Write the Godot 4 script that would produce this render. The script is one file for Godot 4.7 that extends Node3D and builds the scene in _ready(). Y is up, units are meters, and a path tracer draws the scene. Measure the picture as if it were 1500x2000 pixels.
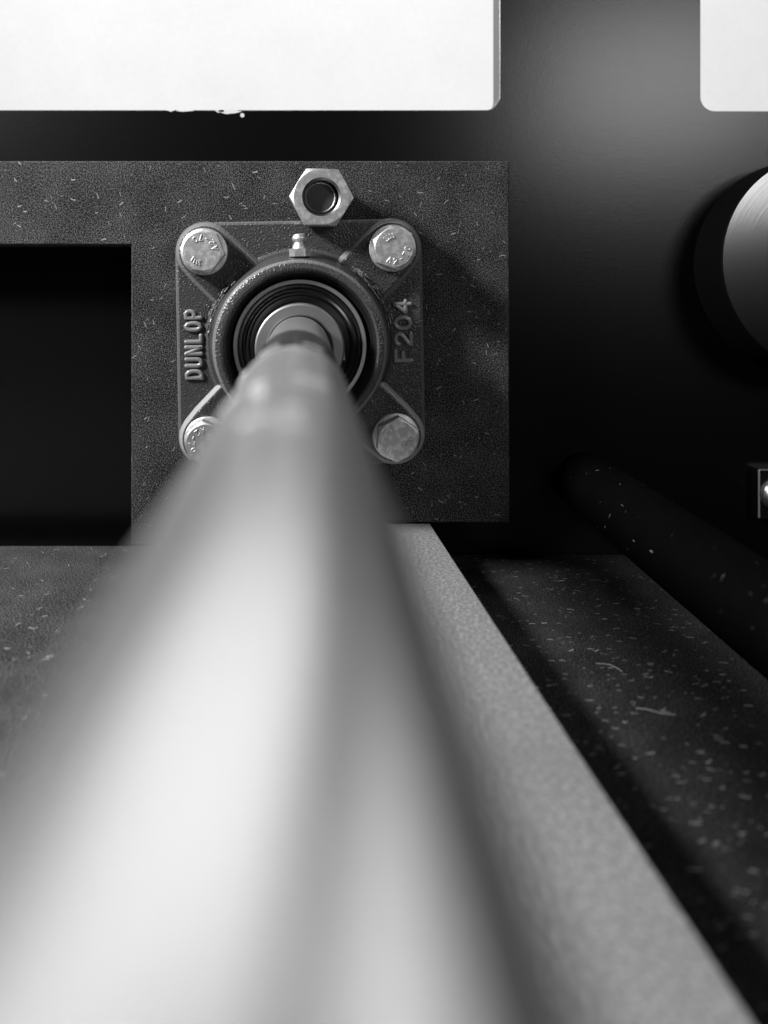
extends Node3D
# Lengths in the builders are millimetres; put() and spot() turn them into metres.

const MM := 0.001
var rng := RandomNumberGenerator.new()

# ---------------------------------------------------------------- mesh helpers
func start() -> SurfaceTool:
	var st := SurfaceTool.new()
	st.begin(Mesh.PRIMITIVE_TRIANGLES)
	return st

var tone := Color.WHITE   # vertex colour of what is being built (linear)

func vert(st: SurfaceTool, p: Vector3, n: Vector3, uv: Vector2) -> void:
	st.set_color(tone)
	st.set_normal(n)
	st.set_uv(uv)
	st.add_vertex(p * MM)

func tri(st: SurfaceTool, a: Vector3, b: Vector3, c: Vector3, na: Vector3, nb: Vector3, nc: Vector3, ua := Vector2.ZERO, ub := Vector2.ZERO, uc := Vector2.ZERO) -> void:
	var face := (b - a).cross(c - a)
	if face.length_squared() < 1e-12:
		return
	vert(st, a, na, ua)
	if face.dot(na + nb + nc) > 0.0:
		vert(st, c, nc, uc)
		vert(st, b, nb, ub)
	else:
		vert(st, b, nb, ub)
		vert(st, c, nc, uc)

func quad(st: SurfaceTool, a: Vector3, b: Vector3, c: Vector3, d: Vector3, na: Vector3, nb: Vector3, nc: Vector3, nd: Vector3, ua := Vector2.ZERO, ub := Vector2.ZERO, uc := Vector2.ZERO, ud := Vector2.ZERO) -> void:
	tri(st, a, b, c, na, nb, nc, ua, ub, uc)
	tri(st, a, c, d, na, nc, nd, ua, uc, ud)

func inset_outline(o: PackedVector2Array, by: float) -> PackedVector2Array:
	var r := PackedVector2Array()
	var n := o.size()
	for i in n:
		var e0 := (o[i] - o[(i + n - 1) % n]).normalized()
		var e1 := (o[(i + 1) % n] - o[i]).normalized()
		var n0 := Vector2(e0.y, -e0.x)
		var n1 := Vector2(e1.y, -e1.x)
		r.append(o[i] - (n0 + n1) / (1.0 + n0.dot(n1)) * by)
	return r

# A counter-clockwise outline raised through levels of (inset, z), closed at both ends.
func raise(st: SurfaceTool, o: PackedVector2Array, levels: Array) -> void:
	var n := o.size()
	var rings := []
	for l in levels:
		rings.append(inset_outline(o, l.x))
	for k in levels.size() - 1:
		var z0: float = levels[k].y
		var z1: float = levels[k + 1].y
		var slope := Vector2(z1 - z0, levels[k + 1].x - levels[k].x).normalized()
		if levels[k] is Vector3:
			tone = Color(levels[k].z, levels[k].z, levels[k].z)
		for i in n:
			var j := (i + 1) % n
			var e := (o[j] - o[i]).normalized()
			var here := Vector2(e.y, -e.x)
			var ep := (o[i] - o[(i + n - 1) % n]).normalized()
			var en := (o[(j + 1) % n] - o[j]).normalized()
			var before := Vector2(ep.y, -ep.x)
			var after := Vector2(en.y, -en.x)
			var ni := (here + before).normalized() if here.dot(before) > 0.85 else here
			var nj := (here + after).normalized() if here.dot(after) > 0.85 else here
			var a: Vector2 = rings[k][i]
			var b: Vector2 = rings[k][j]
			var c: Vector2 = rings[k + 1][j]
			var d: Vector2 = rings[k + 1][i]
			var vi := Vector3(ni.x * slope.x, ni.y * slope.x, slope.y)
			var vj := Vector3(nj.x * slope.x, nj.y * slope.x, slope.y)
			quad(st, Vector3(a.x, a.y, z0), Vector3(b.x, b.y, z0), Vector3(c.x, c.y, z1), Vector3(d.x, d.y, z1), vi, vj, vj, vi)
	for side in 2:
		var ring: PackedVector2Array = rings[0] if side == 0 else rings[-1]
		var z: float = levels[0].y if side == 0 else levels[-1].y
		var up := Vector3(0, 0, -1.0 if side == 0 else 1.0)
		if levels[-1] is Vector3:
			tone = Color(levels[-1].z, levels[-1].z, levels[-1].z)
		var t := Geometry2D.triangulate_polygon(ring)
		for i in range(0, t.size(), 3):
			var a := ring[t[i]]
			var b := ring[t[i + 1]]
			var c := ring[t[i + 2]]
			tri(st, Vector3(a.x, a.y, z), Vector3(b.x, b.y, z), Vector3(c.x, c.y, z), up, up, up)
	tone = Color.WHITE

# A profile of (radius, z) turned round the z axis.
func turn(st: SurfaceTool, profile: Array, segments := 96, from := Vector2.ZERO) -> void:
	var n := profile.size()
	var normals := []
	var along := [0.0]
	for k in n - 1:
		var e := Vector2(profile[k + 1].x - profile[k].x, profile[k + 1].y - profile[k].y)
		normals.append(Vector2(-e.y, e.x).normalized() * -1.0)
		along.append(along[-1] + e.length())
	for k in n - 1:
		var here: Vector2 = normals[k]
		if profile[k] is Vector3:
			tone = Color(profile[k].z, profile[k].z, profile[k].z)
		var n0 := here
		var n1 := here
		if k > 0 and here.dot(normals[k - 1]) > 0.8:
			n0 = (here + normals[k - 1]).normalized()
		if k < n - 2 and here.dot(normals[k + 1]) > 0.8:
			n1 = (here + normals[k + 1]).normalized()
		for i in segments:
			var t0 := TAU * i / segments
			var t1 := TAU * (i + 1) / segments
			var c0 := Vector2(cos(t0), sin(t0))
			var c1 := Vector2(cos(t1), sin(t1))
			var p := Vector2(profile[k].x, profile[k].y)
			var q := Vector2(profile[k + 1].x, profile[k + 1].y)
			var o := Vector3(from.x, from.y, 0)
			quad(st, o + Vector3(c0.x * p.x, c0.y * p.x, p.y), o + Vector3(c1.x * p.x, c1.y * p.x, p.y), o + Vector3(c1.x * q.x, c1.y * q.x, q.y), o + Vector3(c0.x * q.x, c0.y * q.x, q.y),
				Vector3(c0.x * n0.x, c0.y * n0.x, n0.y), Vector3(c1.x * n0.x, c1.y * n0.x, n0.y), Vector3(c1.x * n1.x, c1.y * n1.x, n1.y), Vector3(c0.x * n1.x, c0.y * n1.x, n1.y),
				Vector2(float(i) / segments, along[k] * 0.02), Vector2(float(i + 1) / segments, along[k] * 0.02), Vector2(float(i + 1) / segments, along[k + 1] * 0.02), Vector2(float(i) / segments, along[k + 1] * 0.02))

# A round bead along points, with rounded ends; flat squashes it in z.
func bead(st: SurfaceTool, pts: PackedVector3Array, radius: float, sides := 8, flat := 1.0) -> void:
	var line := pts.duplicate()
	var rings := []
	var n := line.size()
	for i in n:
		var d := Vector3.ZERO
		if i > 0:
			d += (line[i] - line[i - 1]).normalized()
		if i < n - 1:
			d += (line[i + 1] - line[i]).normalized()
		d = d.normalized()
		var u := d.cross(Vector3(0, 0, 1))
		if u.length() < 0.05:
			u = d.cross(Vector3(0, 1, 0))
		u = u.normalized()
		var v := u.cross(d).normalized()
		var ends := []
		if i == 0:
			ends = [Vector2(-0.95, 0.3), Vector2(-0.7, 0.714), Vector2(0, 1)]
		elif i == n - 1:
			ends = [Vector2(0, 1), Vector2(0.7, 0.714), Vector2(0.95, 0.3)]
		else:
			ends = [Vector2(0, 1)]
		for e in ends:
			var ring := []
			for k in sides:
				var t := TAU * k / sides
				var out: Vector3 = u * cos(t) + v * sin(t)
				var p: Vector3 = out * e.y * radius
				p.z *= flat
				ring.append([line[i] + d * e.x * radius + p, (out * maxf(e.y, 0.05) + d * e.x).normalized()])
			rings.append(ring)
	for i in rings.size() - 1:
		for k in sides:
			var m := (k + 1) % sides
			var a: Array = rings[i][k]
			var b: Array = rings[i][m]
			var c: Array = rings[i + 1][m]
			var e: Array = rings[i + 1][k]
			quad(st, a[0], b[0], c[0], e[0], a[1], b[1], c[1], e[1])

func arc(c: Vector2, r: float, a0: float, a1: float, steps: int) -> PackedVector2Array:
	var o := PackedVector2Array()
	for i in steps + 1:
		var t := deg_to_rad(lerpf(a0, a1, float(i) / steps))
		o.append(c + Vector2(cos(t), sin(t)) * r)
	return o

func round_rect(lo: Vector2, hi: Vector2, r: float, steps := 8) -> PackedVector2Array:
	var o := arc(Vector2(lo.x + r, lo.y + r), r, 180, 270, steps)
	o.append_array(arc(Vector2(hi.x - r, lo.y + r), r, 270, 360, steps))
	o.append_array(arc(Vector2(hi.x - r, hi.y - r), r, 0, 90, steps))
	o.append_array(arc(Vector2(lo.x + r, hi.y - r), r, 90, 180, steps))
	return o

func hexagon(across_flats: float) -> PackedVector2Array:
	var o := PackedVector2Array()
	for i in 6:
		o.append(Vector2.from_angle(TAU * i / 6.0) * across_flats / sqrt(3.0))
	return o

# A hexagon head whose top edge is turned off to a circle, as on real bolts and nuts; bore > 0 leaves a hole.
func hex_solid(st: SurfaceTool, af: float, z0: float, z1: float, face_r: float, bore: float, both_ends := false) -> void:
	var steps := 16
	var corner := af / sqrt(3.0)
	for i in 6:
		var t0 := TAU * i / 6.0
		for k in steps:
			var a0 := t0 + TAU / 6.0 * k / steps
			var a1 := t0 + TAU / 6.0 * (k + 1) / steps
			var mid := t0 + TAU / 12.0
			var r0 := af / 2.0 / cos(a0 - mid)
			var r1 := af / 2.0 / cos(a1 - mid)
			var h0 := maxf(0.0, (r0 - face_r)) * 0.5
			var h1 := maxf(0.0, (r1 - face_r)) * 0.5
			var d0 := Vector3(cos(a0), sin(a0), 0)
			var d1 := Vector3(cos(a1), sin(a1), 0)
			var side := Vector3(cos(mid), sin(mid), 0)
			var bottom0 := Vector3(0, 0, z0 + (h0 if both_ends else 0.0))
			var bottom1 := Vector3(0, 0, z0 + (h1 if both_ends else 0.0))
			var top0 := Vector3(0, 0, z1 - h0)
			var top1 := Vector3(0, 0, z1 - h1)
			quad(st, d0 * r0 + bottom0, d1 * r1 + bottom1, d1 * r1 + top1, d0 * r0 + top0, side, side, side, side)
			var up := Vector3(0, 0, 1)
			var c0 := (d0 * 0.45 + up).normalized()
			var c1 := (d1 * 0.45 + up).normalized()
			var f0 := d0 * minf(r0, face_r)
			var f1 := d1 * minf(r1, face_r)
			quad(st, d0 * r0 + top0, d1 * r1 + top1, f1 + Vector3(0, 0, z1), f0 + Vector3(0, 0, z1), c0, c1, c1, c0)
			var b0 := d0 * bore
			var b1 := d1 * bore
			quad(st, f0 + Vector3(0, 0, z1), f1 + Vector3(0, 0, z1), b1 + Vector3(0, 0, z1), b0 + Vector3(0, 0, z1), up, up, up, up)
			quad(st, d0 * r0 + bottom0, d1 * r1 + bottom1, b1 + Vector3(0, 0, z0), b0 + Vector3(0, 0, z0), -up, -up, -up, -up)

# ---------------------------------------------------------------- node helpers
func spot(x: float, y: float, z: float) -> Vector3:
	return Vector3(x, y, z) * MM

func put(called: String, st: SurfaceTool, m: Material, parent: Node = self, at := Vector3.ZERO) -> MeshInstance3D:
	var o := MeshInstance3D.new()
	o.name = called
	o.mesh = st.commit()
	o.material_override = m
	o.position = at * MM
	parent.add_child(o, true)
	return o

func tag(o: Node, label: String, category := "", group := "", kind := "") -> Node:
	o.set_meta("label", label)
	if category:
		o.set_meta("category", category)
	if group:
		o.set_meta("group", group)
	if kind:
		o.set_meta("kind", kind)
	return o

func thing(called: String, label: String, category: String, at := Vector3.ZERO, group := "") -> Node3D:
	var o := Node3D.new()
	o.name = called
	o.position = at * MM
	add_child(o, true)
	tag(o, label, category, group)
	return o

# ---------------------------------------------------------------- materials
func grey(v: float) -> Color:
	return Color(v, v, v).linear_to_srgb()

func metal(v: float, rough: float, aniso := 0.0) -> StandardMaterial3D:
	var m := StandardMaterial3D.new()
	m.albedo_color = grey(v)
	m.metallic = 1.0
	m.roughness = rough
	if aniso != 0.0:
		m.anisotropy_enabled = true
		m.anisotropy = aniso
	return m

func paint(v: float, rough: float, specular := 0.5) -> StandardMaterial3D:
	var m := StandardMaterial3D.new()
	m.albedo_color = grey(v)
	m.roughness = rough
	m.metallic_specular = specular
	return m

func noise(freq: float, kind := FastNoiseLite.TYPE_SIMPLEX_SMOOTH, octaves := 3, s := 1) -> FastNoiseLite:
	var f := FastNoiseLite.new()
	f.seed = s
	f.noise_type = kind
	f.frequency = freq
	f.fractal_octaves = octaves
	return f

func relief(m: StandardMaterial3D, size: int, freq: float, tile_mm: float, height_mm: float, octaves := 3, s := 1) -> StandardMaterial3D:
	m.heightmap_enabled = true
	m.heightmap_texture = ImageTexture.create_from_image(noise(freq, FastNoiseLite.TYPE_SIMPLEX_SMOOTH, octaves, s).get_seamless_image(size, size))
	m.heightmap_scale = height_mm * 0.1
	m.uv1_triplanar = true
	m.uv1_world_triplanar = true
	m.uv1_scale = Vector3.ONE * (1000.0 / tile_mm)
	m.uv1_offset = Vector3.ONE * 0.5   # the texture's joint falls outside the picture
	return m

# Grain between two linear grey values, optionally strewn with pale fibres.
func grain(size: int, low: float, high: float, freq: float, fibres: int, s: int, tile_mm: float, spread := PI) -> ImageTexture:
	rng.seed = s
	var fine := noise(freq, FastNoiseLite.TYPE_SIMPLEX, 2, s).get_seamless_image(size, size)
	var coarse := noise(freq * 0.03, FastNoiseLite.TYPE_SIMPLEX_SMOOTH, 3, s + 5).get_seamless_image(size, size)
	fine.convert(Image.FORMAT_L8)
	coarse.convert(Image.FORMAT_L8)
	var a := fine.get_data()
	var b := coarse.get_data()
	var lut := PackedByteArray()
	for i in 256:
		var t := clampf((i / 255.0 - 0.33) / 0.36, 0.0, 1.0)
		lut.append(int(grey(lerpf(low, high, t * t)).r * 255.0))
	var out := PackedByteArray()
	out.resize(a.size())
	for i in a.size():
		out[i] = lut[clampi((a[i] * 7 + b[i]) / 8 + (randi_from(i) % 61) - 30, 0, 255)]
	var per := size / tile_mm
	for k in fibres:
		var x := rng.randf() * size
		var y := rng.randf() * size
		var way := rng.randf_range(-spread, spread)
		var big := pow(rng.randf(), 7.0)
		var length := (0.08 + 1.9 * big + 0.55 * pow(rng.randf(), 2.0)) * per
		var curl := rng.randf_range(-0.6, 0.6) / maxf(per, 1.0)
		var bright := int(grey(minf(0.85, maxf(high, 0.07) * (0.5 + 2.6 * pow(rng.randf(), 2.5)) + 0.5 * big)).r * 255.0)
		var wide := 1 if big < 0.25 else 2
		for i in int(length):
			x += cos(way)
			y += sin(way)
			way += curl
			for w in wide:
				out[posmod(int(y) + w, size) * size + posmod(int(x), size)] = bright
	return ImageTexture.create_from_image(Image.create_from_data(size, size, false, Image.FORMAT_L8, out))

func randi_from(i: int) -> int:
	var h := (i * 2654435761) & 0xffffffff
	h = ((h ^ (h >> 15)) * 2246822519) & 0xffffffff
	return (h ^ (h >> 13)) & 0xffff

func board_material(low: float, high: float, fibres: int, s: int, freq := 0.3, rough := 0.6, spread := PI) -> StandardMaterial3D:
	var m := StandardMaterial3D.new()
	m.albedo_texture = grain(2048, low, high, freq, fibres, s, 240.0, spread)
	m.roughness = rough
	m.metallic_specular = 0.2
	m.uv1_triplanar = true
	m.uv1_world_triplanar = true
	m.uv1_scale = Vector3.ONE * (1000.0 / 240.0)
	m.uv1_triplanar_sharpness = 8.0
	m.heightmap_enabled = true
	m.heightmap_texture = m.albedo_texture
	m.heightmap_scale = 0.004
	return m

# ---------------------------------------------------------------- lettering in relief
const GLYPHS := {
	"D": [[0, 0, 0, 1, 0.32, 1, 0.52, 0.85, 0.6, 0.65, 0.6, 0.35, 0.52, 0.15, 0.32, 0, 0, 0]],
	"U": [[0, 1, 0, 0.25, 0.1, 0.06, 0.3, 0, 0.5, 0.06, 0.6, 0.25, 0.6, 1]],
	"N": [[0, 0, 0, 1], [0, 1, 0.6, 0], [0.6, 0, 0.6, 1]],
	"L": [[0, 1, 0, 0], [0, 0, 0.55, 0]],
	"O": [[0.3, 1, 0.1, 0.9, 0, 0.65, 0, 0.35, 0.1, 0.1, 0.3, 0, 0.5, 0.1, 0.6, 0.35, 0.6, 0.65, 0.5, 0.9, 0.3, 1]],
	"P": [[0, 0, 0, 1, 0.38, 1, 0.55, 0.9, 0.6, 0.72, 0.55, 0.55, 0.38, 0.45, 0, 0.45]],
	"F": [[0, 0, 0, 1], [0, 1, 0.55, 1], [0, 0.52, 0.45, 0.52]],
	"2": [[0, 0.75, 0.06, 0.92, 0.3, 1, 0.52, 0.92, 0.6, 0.72, 0.5, 0.52, 0.1, 0.16, 0, 0], [0, 0, 0.6, 0]],
	"4": [[0.45, 0, 0.45, 1], [0.45, 1, 0, 0.3], [0, 0.3, 0.62, 0.3]],
	"7": [[0, 1, 0.6, 1], [0.6, 1, 0.2, 0]],
	"A": [[0, 0, 0.3, 1], [0.3, 1, 0.6, 0], [0.12, 0.36, 0.48, 0.36]],
	"-": [[0.1, 0.48, 0.5, 0.48]],
}

func glyph(st: SurfaceTool, which: String, high: float, wide: float, radius: float, at: Transform3D, sides := 8, flat := 1.0) -> void:
	for stroke in GLYPHS["O" if which == "0" else which]:
		var pts := PackedVector3Array()
		for i in range(0, stroke.size(), 2):
			pts.append(at * Vector3((stroke[i] - 0.3) * wide / 0.6, (stroke[i + 1] - 0.5) * high, 0))
		bead(st, pts, radius, sides, flat)

# ---------------------------------------------------------------- the place
var cam_z := 272.0

func area(called: String, at: Vector3, to: Vector3, size: Vector2, energy: float) -> void:
	var l := AreaLight3D.new()
	l.name = called
	l.area_size = size * MM
	l.light_energy = energy
	l.shadow_enabled = true
	l.position = at * MM
	add_child(l)
	l.look_at_from_position(at * MM, to * MM, Vector3(0, 0, 1) if absf((to - at).normalized().y) > 0.9 else Vector3.UP)

func _ready() -> void:
	# camera: square on to the panel, lens shifted down and right
	var cam := Camera3D.new()
	cam.name = "camera"
	var lens := CameraAttributesPhysical.new()
	lens.frustum_near = 0.002
	lens.frustum_far = 10.0
	lens.frustum_focal_length = 26.0
	lens.frustum_focus_distance = 0.252
	lens.exposure_aperture = 26.0 / 3.2
	cam.attributes = lens
	cam.projection = Camera3D.PROJECTION_FRUSTUM
	cam.keep_aspect = Camera3D.KEEP_HEIGHT
	cam.near = 0.002
	cam.far = 10.0
	cam.size = 0.002 * 2000.0 / 1500.0
	cam.frustum_offset = Vector2((750.0 - 597.0) / 1500.0, (540.0 - 1000.0) / 1500.0) * 0.002
	cam.position = Vector3(0, 0, cam_z * MM)
	add_child(cam)
	cam.make_current()

	var env := Environment.new()
	env.background_mode = Environment.BG_COLOR
	env.background_color = Color.BLACK
	env.tonemap_mode = Environment.TONE_MAPPER_LINEAR
	env.tonemap_exposure = 1.0
	env.sdfgi_enabled = true
	env.ssao_enabled = true
	env.ssil_enabled = true
	var world := WorldEnvironment.new()
	world.name = "world"
	world.environment = env
	add_child(world)

	# lamps: two unseen ones added behind the panel to brighten the white wall, one overhead to the left, a tall window far right behind the viewer
	area("added_lamp_above", Vector3(350, 700, -120), Vector3(350, 450, -420), Vector2(2200, 180), 0.8)
	area("added_lamp_below", Vector3(900, -150, -140), Vector3(900, 150, -420), Vector2(1800, 200), 0.235)
	area("lamp_upper_left", Vector3(-395, 280, 200), Vector3(0, -40, 10), Vector2(105, 80), 0.46)
	area("lamp_window_right", Vector3(430, 238, 620), Vector3(430, 238, 0), Vector2(280, 170), 0.1)

	# ------------------------------------------------ materials
	var board := board_material(0.001, 0.19, 7000, 11, 0.2)
	var bed_board := board_material(0.23, 0.40, 40, 19, 0.08, 0.5)
	bed_board.heightmap_scale = 0.0006
	bed_board.metallic_specular = 0.5
	var low_board := board_material(0.002, 0.11, 15000, 23, 0.2, 0.6, 0.5)
	var panel_paint := paint(0.0012, 0.27, 0.6)
	relief(panel_paint, 2048, 0.7, 480.0, 0.05, 2, 3)
	var cast := paint(1.0, 0.3, 0.5)
	cast.vertex_color_use_as_albedo = true
	relief(cast, 1024, 0.11, 110.0, 0.3, 4, 8)
	var steel := relief(metal(1.0, 0.52), 512, 0.2, 40.0, 0.05, 3, 31)
	steel.albedo_texture = grain(512, 0.62, 0.86, 0.025, 120, 51, 40.0)
	var steel_dark := metal(0.3, 0.4)
	var polished := metal(0.88, 0.31)
	var ground_steel := metal(0.42, 0.5)
	var race := metal(0.8, 0.4)
	var seal_rubber := paint(0.010, 0.2, 0.6)
	var black_gap := paint(0.004, 0.7, 0.2)
	var worn_shine := paint(0.28, 0.28, 0.7)  # rubbed letter paint, made paler to carry the shine of the relief
	var burr := paint(0.13, 0.3, 0.7)
	var painted_glint := paint(0.7, 0.4)  # pale paint standing in for highlights on the shaft
	var chip := paint(0.75, 0.7)

	# ------------------------------------------------ white wall behind
	var wall_paint := StandardMaterial3D.new()
	wall_paint.albedo_texture = grain(512, 0.74, 0.9, 0.3, 0, 77, 300.0)
	wall_paint.uv1_triplanar = true
	wall_paint.uv1_world_triplanar = true
	wall_paint.uv1_scale = Vector3.ONE * 3.3
	wall_paint.roughness = 0.9
	var st := start()
	raise(st, PackedVector2Array([Vector2(-1500, -500), Vector2(1500, -500), Vector2(1500, 820), Vector2(-1500, 820)]), [Vector2(0, -520), Vector2(0, -420)])
	tag(put("wall", st, wall_paint), "bright white wall seen through the openings of the black panel", "wall", "", "structure")

	# ------------------------------------------------ black sheet panel with two openings
	var pan := thing("machine_casing", "tall black painted sheet steel casing with two rounded rectangular openings", "casing")
	st = start()
	var lower := PackedVector2Array([Vector2(-1600, -700), Vector2(1600, -700), Vector2(1600, 150), Vector2(400, 150)])
	lower.append_array(arc(Vector2(394.6, 67.9), 5.4, 0, -90, 8))
	lower.append_array(arc(Vector2(154.6, 67.9), 5.4, 270, 180, 8))
	lower.append(Vector2(149.2, 150))
	lower.append(Vector2(73.2, 150))
	lower.append_array(arc(Vector2(68.0, 68.1), 5.2, 0, -90, 8))
	lower.append_array(arc(Vector2(-454.6, 68.1), 5.2, 270, 180, 8))
	lower.append(Vector2(-460, 150))
	lower.append(Vector2(-1600, 150))
	raise(st, lower, [Vector2(0.25, -28), Vector2(0, -27.75), Vector2(0, -18.3), Vector2(0.3, -18)])
	var upper := PackedVector2Array([Vector2(1600, 150), Vector2(1600, 1700), Vector2(-1600, 1700), Vector2(-1600, 150), Vector2(-460, 150)])
	upper.append_array(arc(Vector2(-454.6, 354.6), 5.4, 180, 90, 8))
	upper.append_array(arc(Vector2(68.0, 354.8), 5.2, 90, 0, 8))
	upper.append(Vector2(73.2, 150))
	upper.append(Vector2(149.2, 150))
	upper.append_array(arc(Vector2(154.6, 354.6), 5.4, 180, 90, 8))
	upper.append_array(arc(Vector2(394.6, 354.6), 5.4, 90, 0, 8))
	upper.append(Vector2(400, 150))
	raise(st, upper, [Vector2(0.0, -28), Vector2(0, -18)])
	put("sheet", st, panel_paint, pan)
	for c in [[-51.0, 62.75, 1.6, 0.5], [-45.5, 62.6, 3.6, 0.35], [-29.0, 62.3, 4.6, 0.9], [-23.9, 60.9, 0.9, 0.9], [-32.5, 62.5, 1.8, 0.7]]:
		rng.seed = int(c[0] * 10)
		var flake := PackedVector2Array()
		for i in 14:
			var t := TAU * i / 14.0
			flake.append(Vector2(c[0] + cos(t) * c[2] * rng.randf_range(0.7, 1.1), minf(c[1] + sin(t) * c[3] * rng.randf_range(0.5, 1.2), 62.95)))
		st = start()
		raise(st, flake, [Vector2(0, -18.02), Vector2(0, -17.94)])
		put("paint_chip", st, chip, pan)

	# ------------------------------------------------ bearing mounting plate, bed and lower board
	st = start()
	var plate_shape := PackedVector2Array([Vector2(-61.8, -95.2), Vector2(-16.2, -95.2), Vector2(-16.2, -87.3), Vector2(72.2, -87.3), Vector2(72.2, 40.9), Vector2(-330, 40.9), Vector2(-330, 11.2), Vector2(-61.8, 11.2)])
	raise(st, plate_shape, [Vector2(0, -17.9), Vector2(0, -0.5), Vector2(0.45, 0)])
	tag(put("mounting_plate", st, board), "upright black fibreboard plate carrying the square bearing, cut away at lower left", "mounting plate")

	st = start()   # drawn in plan (x, -z) and laid flat
	var rail_shape := PackedVector2Array([Vector2(-16, -345), Vector2(60.5, -345), Vector2(44.2, -0.1), Vector2(-16, -0.1)])
	raise(st, rail_shape, [Vector2(0, -104.7), Vector2(0, -88.0), Vector2(0.5, -87.4)])
	var rail := put("rail_board", st, bed_board)
	rail.rotation_degrees.x = -90
	tag(rail, "pale grey board below the shaft with a slanting right edge and few fibres", "board")
	st = start()
	raise(st, PackedVector2Array([Vector2(-420, -345), Vector2(-16.3, -345), Vector2(-16.3, -0.1), Vector2(-420, -0.1)]), [Vector2(0, -104.7), Vector2(0, -95.7), Vector2(0.4, -95.3)])
	var bed := put("side_board", st, board)
	bed.rotation_degrees.x = -90
	tag(bed, "dark speckled fibreboard lying flat at the left below the plate's cutout", "board")

	st = start()
	raise(st, PackedVector2Array([Vector2(-420, -345), Vector2(120.3, -345), Vector2(120.3, 17.8), Vector2(-420, 17.8)]), [Vector2(0, -122), Vector2(0, -105.2), Vector2(0.4, -104.8)])
	var base := put("base_board", st, low_board)
	base.rotation_degrees.x = -90
	tag(base, "lower black fibreboard base board beside the bed, strewn with pale fibres", "board")

	# ------------------------------------------------ square flange bearing
	var centre := Vector3(-1.9, -22.8, 0)
	var brg := thing("flange_bearing", "square four bolt cast iron flange bearing holding the steel shaft", "bearing", centre)
	brg.rotation_degrees.z = 1.05
	st = start()
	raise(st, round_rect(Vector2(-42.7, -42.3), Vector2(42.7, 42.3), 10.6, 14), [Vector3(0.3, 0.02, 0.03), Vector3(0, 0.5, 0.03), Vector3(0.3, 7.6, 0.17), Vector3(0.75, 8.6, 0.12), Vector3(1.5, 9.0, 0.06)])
	put("flange", st, cast, brg)
	for k in 4:
		var dir := deg_to_rad(45.0 + 90.0 * k)
		var d := Vector2.from_angle(dir)
		var side := Vector2(-d.y, d.x)
		var far := d * 31.75 * sqrt(2.0)
		var o := PackedVector2Array()
		o.append(d * 16.0 - side * 10.6)
		o.append(far - d * 4.0 - side * 10.4)
		o.append_array(arc(far, 10.0, rad_to_deg(dir) - 82, rad_to_deg(dir) + 82, 14))
		o.append(far - d * 4.0 + side * 10.4)
		o.append(d * 16.0 + side * 10.6)
		var wear_and_light := 0.24 if k < 2 else 0.42  # rubbed edges; lower arms painted paler for the light they catch
		st = start()
		raise(st, o, [Vector3(-0.5, 8.6, wear_and_light * 0.6), Vector3(-0.1, 9.2, wear_and_light), Vector3(0.9, 11.4, wear_and_light), Vector3(1.3, 12.0, 0.07), Vector3(1.9, 12.2, 0.05)])
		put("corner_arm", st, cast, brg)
	st = start()
	turn(st, [Vector3(33.5, 8.5, 0.09), Vector3(31.5, 9.6, 0.05), Vector3(30.4, 12, 0.07), Vector3(29.3, 18, 0.08), Vector3(28.3, 23.2, 0.22), Vector3(27.9, 24.3, 0.2), Vector3(27.2, 24.9, 0.07), Vector3(25.6, 25.1, 0.08), Vector3(24.9, 24.6, 0.02), Vector3(24.0, 22.2, 0.015), Vector3(23.4, 20.4, 0.02), Vector3(22.4, 18.6, 0.01), Vector3(22.0, 16.0, 0.01)], 128)  # rubbed rim crest, its highlight strengthened by a paler tone
	tone = Color.WHITE
	put("hub", st, cast, brg)
	for span in [[128.0, 172.0], [8.0, 52.0]]:   # ragged casting burrs where the hub leaves the flange
		rng.seed = int(span[0])
		st = start()
		for i in 44:
			var t := deg_to_rad(rng.randf_range(span[0], span[1]))
			var rad := rng.randf_range(30.2, 32.4)
			var size := rng.randf_range(0.12, 0.42)
			var z := 15.5 - (rad - 30.2) * 1.6
			var p := Vector3(cos(t) * rad, sin(t) * rad, z)
			bead(st, PackedVector3Array([p, p + Vector3(-sin(t), cos(t), 0) * rng.randf_range(0.1, 2.2) + Vector3(0, 0, rng.randf_range(-0.3, 0.3))]), size, 7)
		put("casting_burr", st, burr, brg)
	st = start()
	turn(st, [Vector2(21.9, 16), Vector2(21.9, 20.6), Vector2(21.7, 20.9), Vector2(20.6, 20.9), Vector2(20.4, 20.6), Vector2(20.4, 16)], 128)
	put("outer_race", st, race, brg)
	st = start()
	turn(st, [Vector2(20.35, 17), Vector2(20.1, 19.4), Vector2(19.6, 19.9), Vector2(19.0, 19.6), Vector2(18.7, 19.9), Vector2(18.1, 20.7), Vector2(17.4, 20.9), Vector2(16.8, 20.4), Vector2(16.4, 19.2), Vector2(15.2, 18.8), Vector2(14.5, 18.6), Vector2(13.5, 18.6)], 128)
	put("seal", st, seal_rubber, brg)
	st = start()
	turn(st, [Vector2(14.2, 17), Vector2(14.2, 29.3), Vector2(13.7, 29.8), Vector2(10.8, 29.8), Vector2(10.3, 29.3), Vector2(10.25, 20), Vector2(9.0, 20)], 128)
	var inner := put("inner_ring", st, ground_steel, brg)
	st = start()
	turn(st, [Vector2(1.6, 0), Vector2(1.6, 0.5), Vector2(1.3, 0.6), Vector2(0.9, 0.2), Vector2(0.01, 0.2)], 18)
	var screw := put("set_screw", st, steel_dark, inner, Vector3(13.9, -3.0, 25.5))
	screw.rotation_degrees.y = 90

	# cast lettering, reading upwards on both sides
	var words := [["DUNLOP", -36.4, 0.2, 24.6, 6.4], ["F204", 35.2, 3.6, 22.0, 6.6]]
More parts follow.
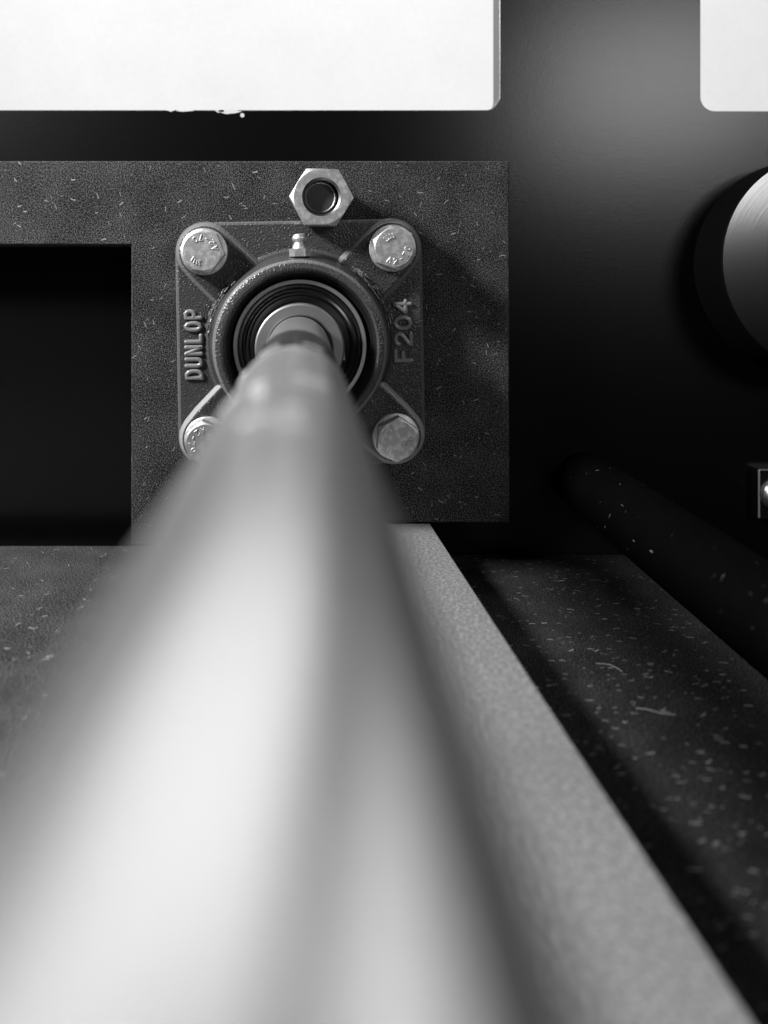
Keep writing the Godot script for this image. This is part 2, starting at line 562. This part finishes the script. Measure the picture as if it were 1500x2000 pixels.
	for w in words:
		var text: String = w[0]
		var n := text.length()
		for i in n:
			var pitch: float = w[3] / n
			st = start()
			var turned := Basis(Vector3(0, 0, 1), PI / 2.0)
			glyph(st, text[i], w[4] - 1.3, pitch - 1.85, 0.78, Transform3D(turned, Vector3(w[1], w[2] + (i - (n - 1) / 2.0) * pitch, 9.35)), 10)
			put("raised_letter", st, worn_shine, brg)

	# grease nipple on the crown of the hub
	var nip := Node3D.new()
	nip.name = "grease_nipple"
	nip.position = spot(0.6, 28.0, 17.5)
	nip.rotation_degrees = Vector3(-90, 0, 0)
	brg.add_child(nip)
	st = start()
	hex_solid(st, 6.2, 1.4, 4.0, 3.2, 0.1)
	put("hexagon", st, steel, nip)
	st = start()
	turn(st, [Vector2(2.6, 3.9), Vector2(2.5, 4.9), Vector2(2.0, 5.6), Vector2(1.9, 6.0), Vector2(2.4, 6.5), Vector2(2.65, 7.2), Vector2(2.6, 7.8), Vector2(2.0, 8.7), Vector2(1.1, 9.0), Vector2(0.01, 9.0)], 32)
	put("nozzle", st, steel, nip)
	st = start()
	turn(st, [Vector2(3.0, 0), Vector2(3.0, 1.4)], 32)
	put("thread", st, black_gap, nip)

	# ------------------------------------------------ shaft
	st = start()
	var ax := Vector2(-2.2, -22.3)
	turn(st, [Vector2(0.01, -40), Vector2(9.6, -40), Vector2(9.6, 90)], 128)
	var shaft := thing("drive_shaft", "long polished round steel shaft running out of the bearing towards the viewer", "shaft", Vector3(ax.x, ax.y, 0))
	put("journal", st, ground_steel, shaft)
	st = start()
	turn(st, [Vector2(9.4, 90), Vector2(9.72, 90.5), Vector2(9.75, 137), Vector2(9.6, 137.6)], 128)
	put("turned_section", st, metal(0.22, 0.22), shaft)
	st = start()
	turn(st, [Vector2(9.7, 135.8), Vector2(9.98, 136.4), Vector2(10.0, 136.9), Vector2(9.75, 138.2)], 128)
	put("shoulder_ring", st, steel, shaft)
	st = start()
	turn(st, [Vector2(9.55, 137.6), Vector2(9.85, 138.4), Vector2(9.85, 420), Vector2(9.2, 421), Vector2(0.01, 421)], 160)
	put("body", st, polished, shaft)

	for c in [[151.0, 142.0, 0.5, 1.6], [109.0, 181.0, 0.8, 0.8], [107.0, 188.0, 0.7, 0.7], [70.0, 176.0, 0.6, 1.8], [82.0, 200.0, 0.7, 0.9], [140.0, 177.0, 0.35, 1.8], [103.0, 203.0, 0.4, 1.5], [82.0, 206.0, 0.35, 1.7], [118.0, 128.0, 0.3, 1.9], [68.0, 126.0, 0.3, 1.9]]:
		var t := deg_to_rad(c[0])
		st = start()
		var line := PackedVector3Array()
		for i in 5:
			var tt: float = t + (i - 2) / 2.0 * c[3] / 9.8
			line.append(Vector3(cos(tt) * 9.83, sin(tt) * 9.83, c[1] + sin(i * 2.1 + c[1]) * 0.15))
		bead(st, line, c[2] * 0.62, 8)
		put("painted_glint", st, painted_glint, shaft)  # pale beads painted on as the blurred highlights of the steel

	# ------------------------------------------------ bolts of the bearing
	var where := [[-31.75, 31.75, 172.0, 12.0], [31.75, 31.75, 160.0, -112.0], [31.75, -31.75, 86.0, 122.0], [-31.75, -31.75, 40.0, 100.0]]
	var says := ["hex bolt with marked head at the bearing's upper left corner", "hex bolt with marked head at the bearing's upper right corner, nearest the nut's right", "hex bolt with marked head at the bearing's lower right corner", "hex bolt at the bearing's lower left corner, half hidden by the shaft"]
	var proto: Node3D = null
	for k in 4:
		var w: Array = where[k]
		var at := centre + Vector3(w[0], w[1], 12.2).rotated(Vector3(0, 0, 1), deg_to_rad(1.05))
		var b: Node3D
		if proto == null:
			b = thing("hex_bolt", says[k], "bolt", at, "bolts of the square bearing")
			st = start()
			turn(st, [Vector2(7.9, 0), Vector2(7.9, 1.2), Vector2(7.5, 1.5), Vector2(4.2, 1.5)], 64)
			put("washer", st, steel, b)
			var head := Node3D.new()
			head.name = "head"
			b.add_child(head)
			st = start()
			hex_solid(st, 13.0, 1.5, 6.8, 6.25, 0.0)
			put("hexagon", st, steel, head)
			st = start()
			var txt := "A2-70"
			for i in 5:
				var t := deg_to_rad(i * 27.0)
				var frame := Basis(Vector3(0, 0, 1), t + PI / 2.0)
				glyph(st, txt[i], 1.75, 1.05, 0.27, Transform3D(frame, Vector3(cos(t) * 4.35, sin(t) * 4.35, 6.82)), 6, 0.8)
			for i in 4:
				var t := deg_to_rad(205.0 + i * 13.0)
				bead(st, PackedVector3Array([Vector3(cos(t) * 3.5, sin(t) * 3.5, 6.82), Vector3(cos(t + 0.1) * 4.7, sin(t + 0.1) * 4.7, 6.82)]), 0.28, 6)
			var rim_line := PackedVector3Array()
			for i in 7:
				var t := deg_to_rad(203.0 + i * 8.0)
				rim_line.append(Vector3(cos(t) * 3.2, sin(t) * 3.2, 6.82))
			bead(st, rim_line, 0.3, 6)
			put("head_marking", st, steel, head)
			proto = b
		else:
			b = proto.duplicate()
			b.name = "hex_bolt_%03d" % k
			b.position = at * MM
			add_child(b, true)
			b.set_meta("label", says[k])
		var h: Node3D = b.get_node("head")
		h.get_node("hexagon").rotation_degrees.z = w[2]
		h.get_node("head_marking").rotation_degrees.z = w[3]

	# ------------------------------------------------ nut on its stud above the bearing
	var nut := thing("hex_nut", "bright hex nut on a recessed black stud above the bearing", "nut", Vector3(5.2, 26.2, 0))
	st = start()
	hex_solid(st, 18.4, 9.8, 19.8, 9.1, 6.4, true)
	var nut_mesh := put("hexagon", st, steel, nut)
	nut_mesh.rotation_degrees.z = -1.6
	st = start()
	var bore := [Vector2(6.95, 19.82), Vector2(6.4, 19.3)]
	for i in 9:
		bore.append(Vector2(5.75, 18.8 - i))
		bore.append(Vector2(6.25, 18.3 - i))
	turn(st, bore, 64)
	put("thread", st, steel_dark, nut)
	st = start()
	turn(st, [Vector2(5.5, 0), Vector2(5.5, 15.2), Vector2(5.35, 15.8), Vector2(4.95, 16.1), Vector2(4.7, 15.9)], 64, Vector2(-0.35, 0.15))
	var stud := put("stud", st, steel, nut)
	st = start()
	turn(st, [Vector2(4.72, 15.9), Vector2(0.01, 15.9)], 48, Vector2(-0.35, 0.15))
	put("end_face", st, paint(0.09, 0.6), stud)
	st = start()
	turn(st, [Vector2(8.4, 0.0), Vector2(8.4, 9.7), Vector2(6.0, 9.8)], 48)
	put("spacer", st, steel_dark, nut)

	# ------------------------------------------------ turned metal wheel at right
	var wheel := thing("turned_wheel", "large round brushed metal wheel with dark sides at the right edge", "wheel", Vector3(186.0, 4.5, 0))
	st = start()
	turn(st, [Vector2(39.2, 1.9), Vector2(36, 1.95), Vector2(12, 1.95), Vector2(8, 1.95)], 160)
	var turned := metal(0.18, 0.18)
	turned.heightmap_enabled = true
	var marks := Image.create_empty(4, 512, false, Image.FORMAT_L8)
	rng.seed = 5
	for y in 512:
		var v := rng.randf()
		for x in 4:
			marks.set_pixel(x, y, Color(v, v, v))
	turned.heightmap_texture = ImageTexture.create_from_image(marks)
	turned.heightmap_scale = 0.0006
	put("face", st, turned, wheel)
	wheel.rotation_degrees.x = -3.0
	st = start()
	turn(st, [Vector2(39.6, -17.9), Vector2(39.7, 1.3), Vector2(39.2, 1.9)], 160)
	put("side", st, paint(0.003, 0.6, 0.1), wheel)
	st = start()
	turn(st, [Vector2(8, 1.9), Vector2(8, 12), Vector2(7.4, 12.6), Vector2(0.01, 12.6)], 64)
	put("axle", st, steel_dark, wheel)

	# ------------------------------------------------ black tube towards the viewer at right
	st = start()
	turn(st, [Vector2(0.01, -17.9), Vector2(10.2, -17.9), Vector2(10.7, -17.4), Vector2(10.7, 330), Vector2(0.01, 330)], 96)
	var tube_mat := board_material(0.001, 0.004, 1500, 41, 0.3, 0.75)
	tube_mat.metallic_specular = 0.12
	tag(put("black_tube", st, tube_mat, self, Vector3(105.0, -77.0, 0)), "dust specked black round tube running forward above the base board's right edge", "tube")

	var bracket_paint := paint(1.0, 0.4, 0.4)
	bracket_paint.vertex_color_use_as_albedo = true
	# ------------------------------------------------ bracket with domed bolt at the right edge
	st = start()
	raise(st, round_rect(Vector2(168.2, -90), Vector2(200, -71.6), 0.6, 3), [Vector3(0, -17.95, 0.003), Vector3(0, -13.5, 0.12), Vector3(0.4, -13, 0.006)])  # paler bevel tone paints in the lit edge
	tag(put("bracket", st, bracket_paint), "small black square bracket low at the right edge of the panel", "bracket")
	var dome := thing("domed_bolt", "shiny domed bolt head on the small black bracket at the right edge", "bolt", Vector3(174.4, -80.6, -13))
	st = start()
	turn(st, [Vector2(6.0, 0), Vector2(6.0, 0.9), Vector2(5.6, 1.2), Vector2(4.9, 1.2)], 48)
	put("washer", st, steel_dark, dome)
	st = start()
	var prof := []
	for i in 10:
		var t := PI / 2.0 * i / 9.0
		prof.append(Vector2(maxf(5.2 * cos(t), 0.01), 1.2 + 3.4 * sin(t)))
	turn(st, prof, 48)
	put("head", st, metal(0.85, 0.36), dome)

	# ------------------------------------------------ loose fibres on the base board
	var pale := paint(0.55, 0.8)
	var hairs := [
		["long pale curled fibre lying on the base board", [Vector3(80.0, 0.20, 86.0), Vector3(82.0, 0.35, 86.6), Vector3(83.4, 0.30, 87.2), Vector3(84.8, 0.25, 88.1), Vector3(86.4, 0.20, 88.6), Vector3(88.2, 0.20, 88.8)], 0.1],
		["short hooked pale fibre lying near the shaded left side of the base board", [Vector3(78.5, 0.20, 64.5), Vector3(80.2, 0.30, 64.8), Vector3(82.0, 0.30, 65.4), Vector3(83.2, 0.20, 67.0), Vector3(83.7, 0.20, 68.6)], 0.08],
	]
	for hh in hairs:
		st = start()
		bead(st, PackedVector3Array(hh[1]), hh[2], 6)
		tag(put("wood_fibre", st, pale, self, Vector3(0, -104.75, 0)), hh[0], "fibre", "loose fibres on the base board")
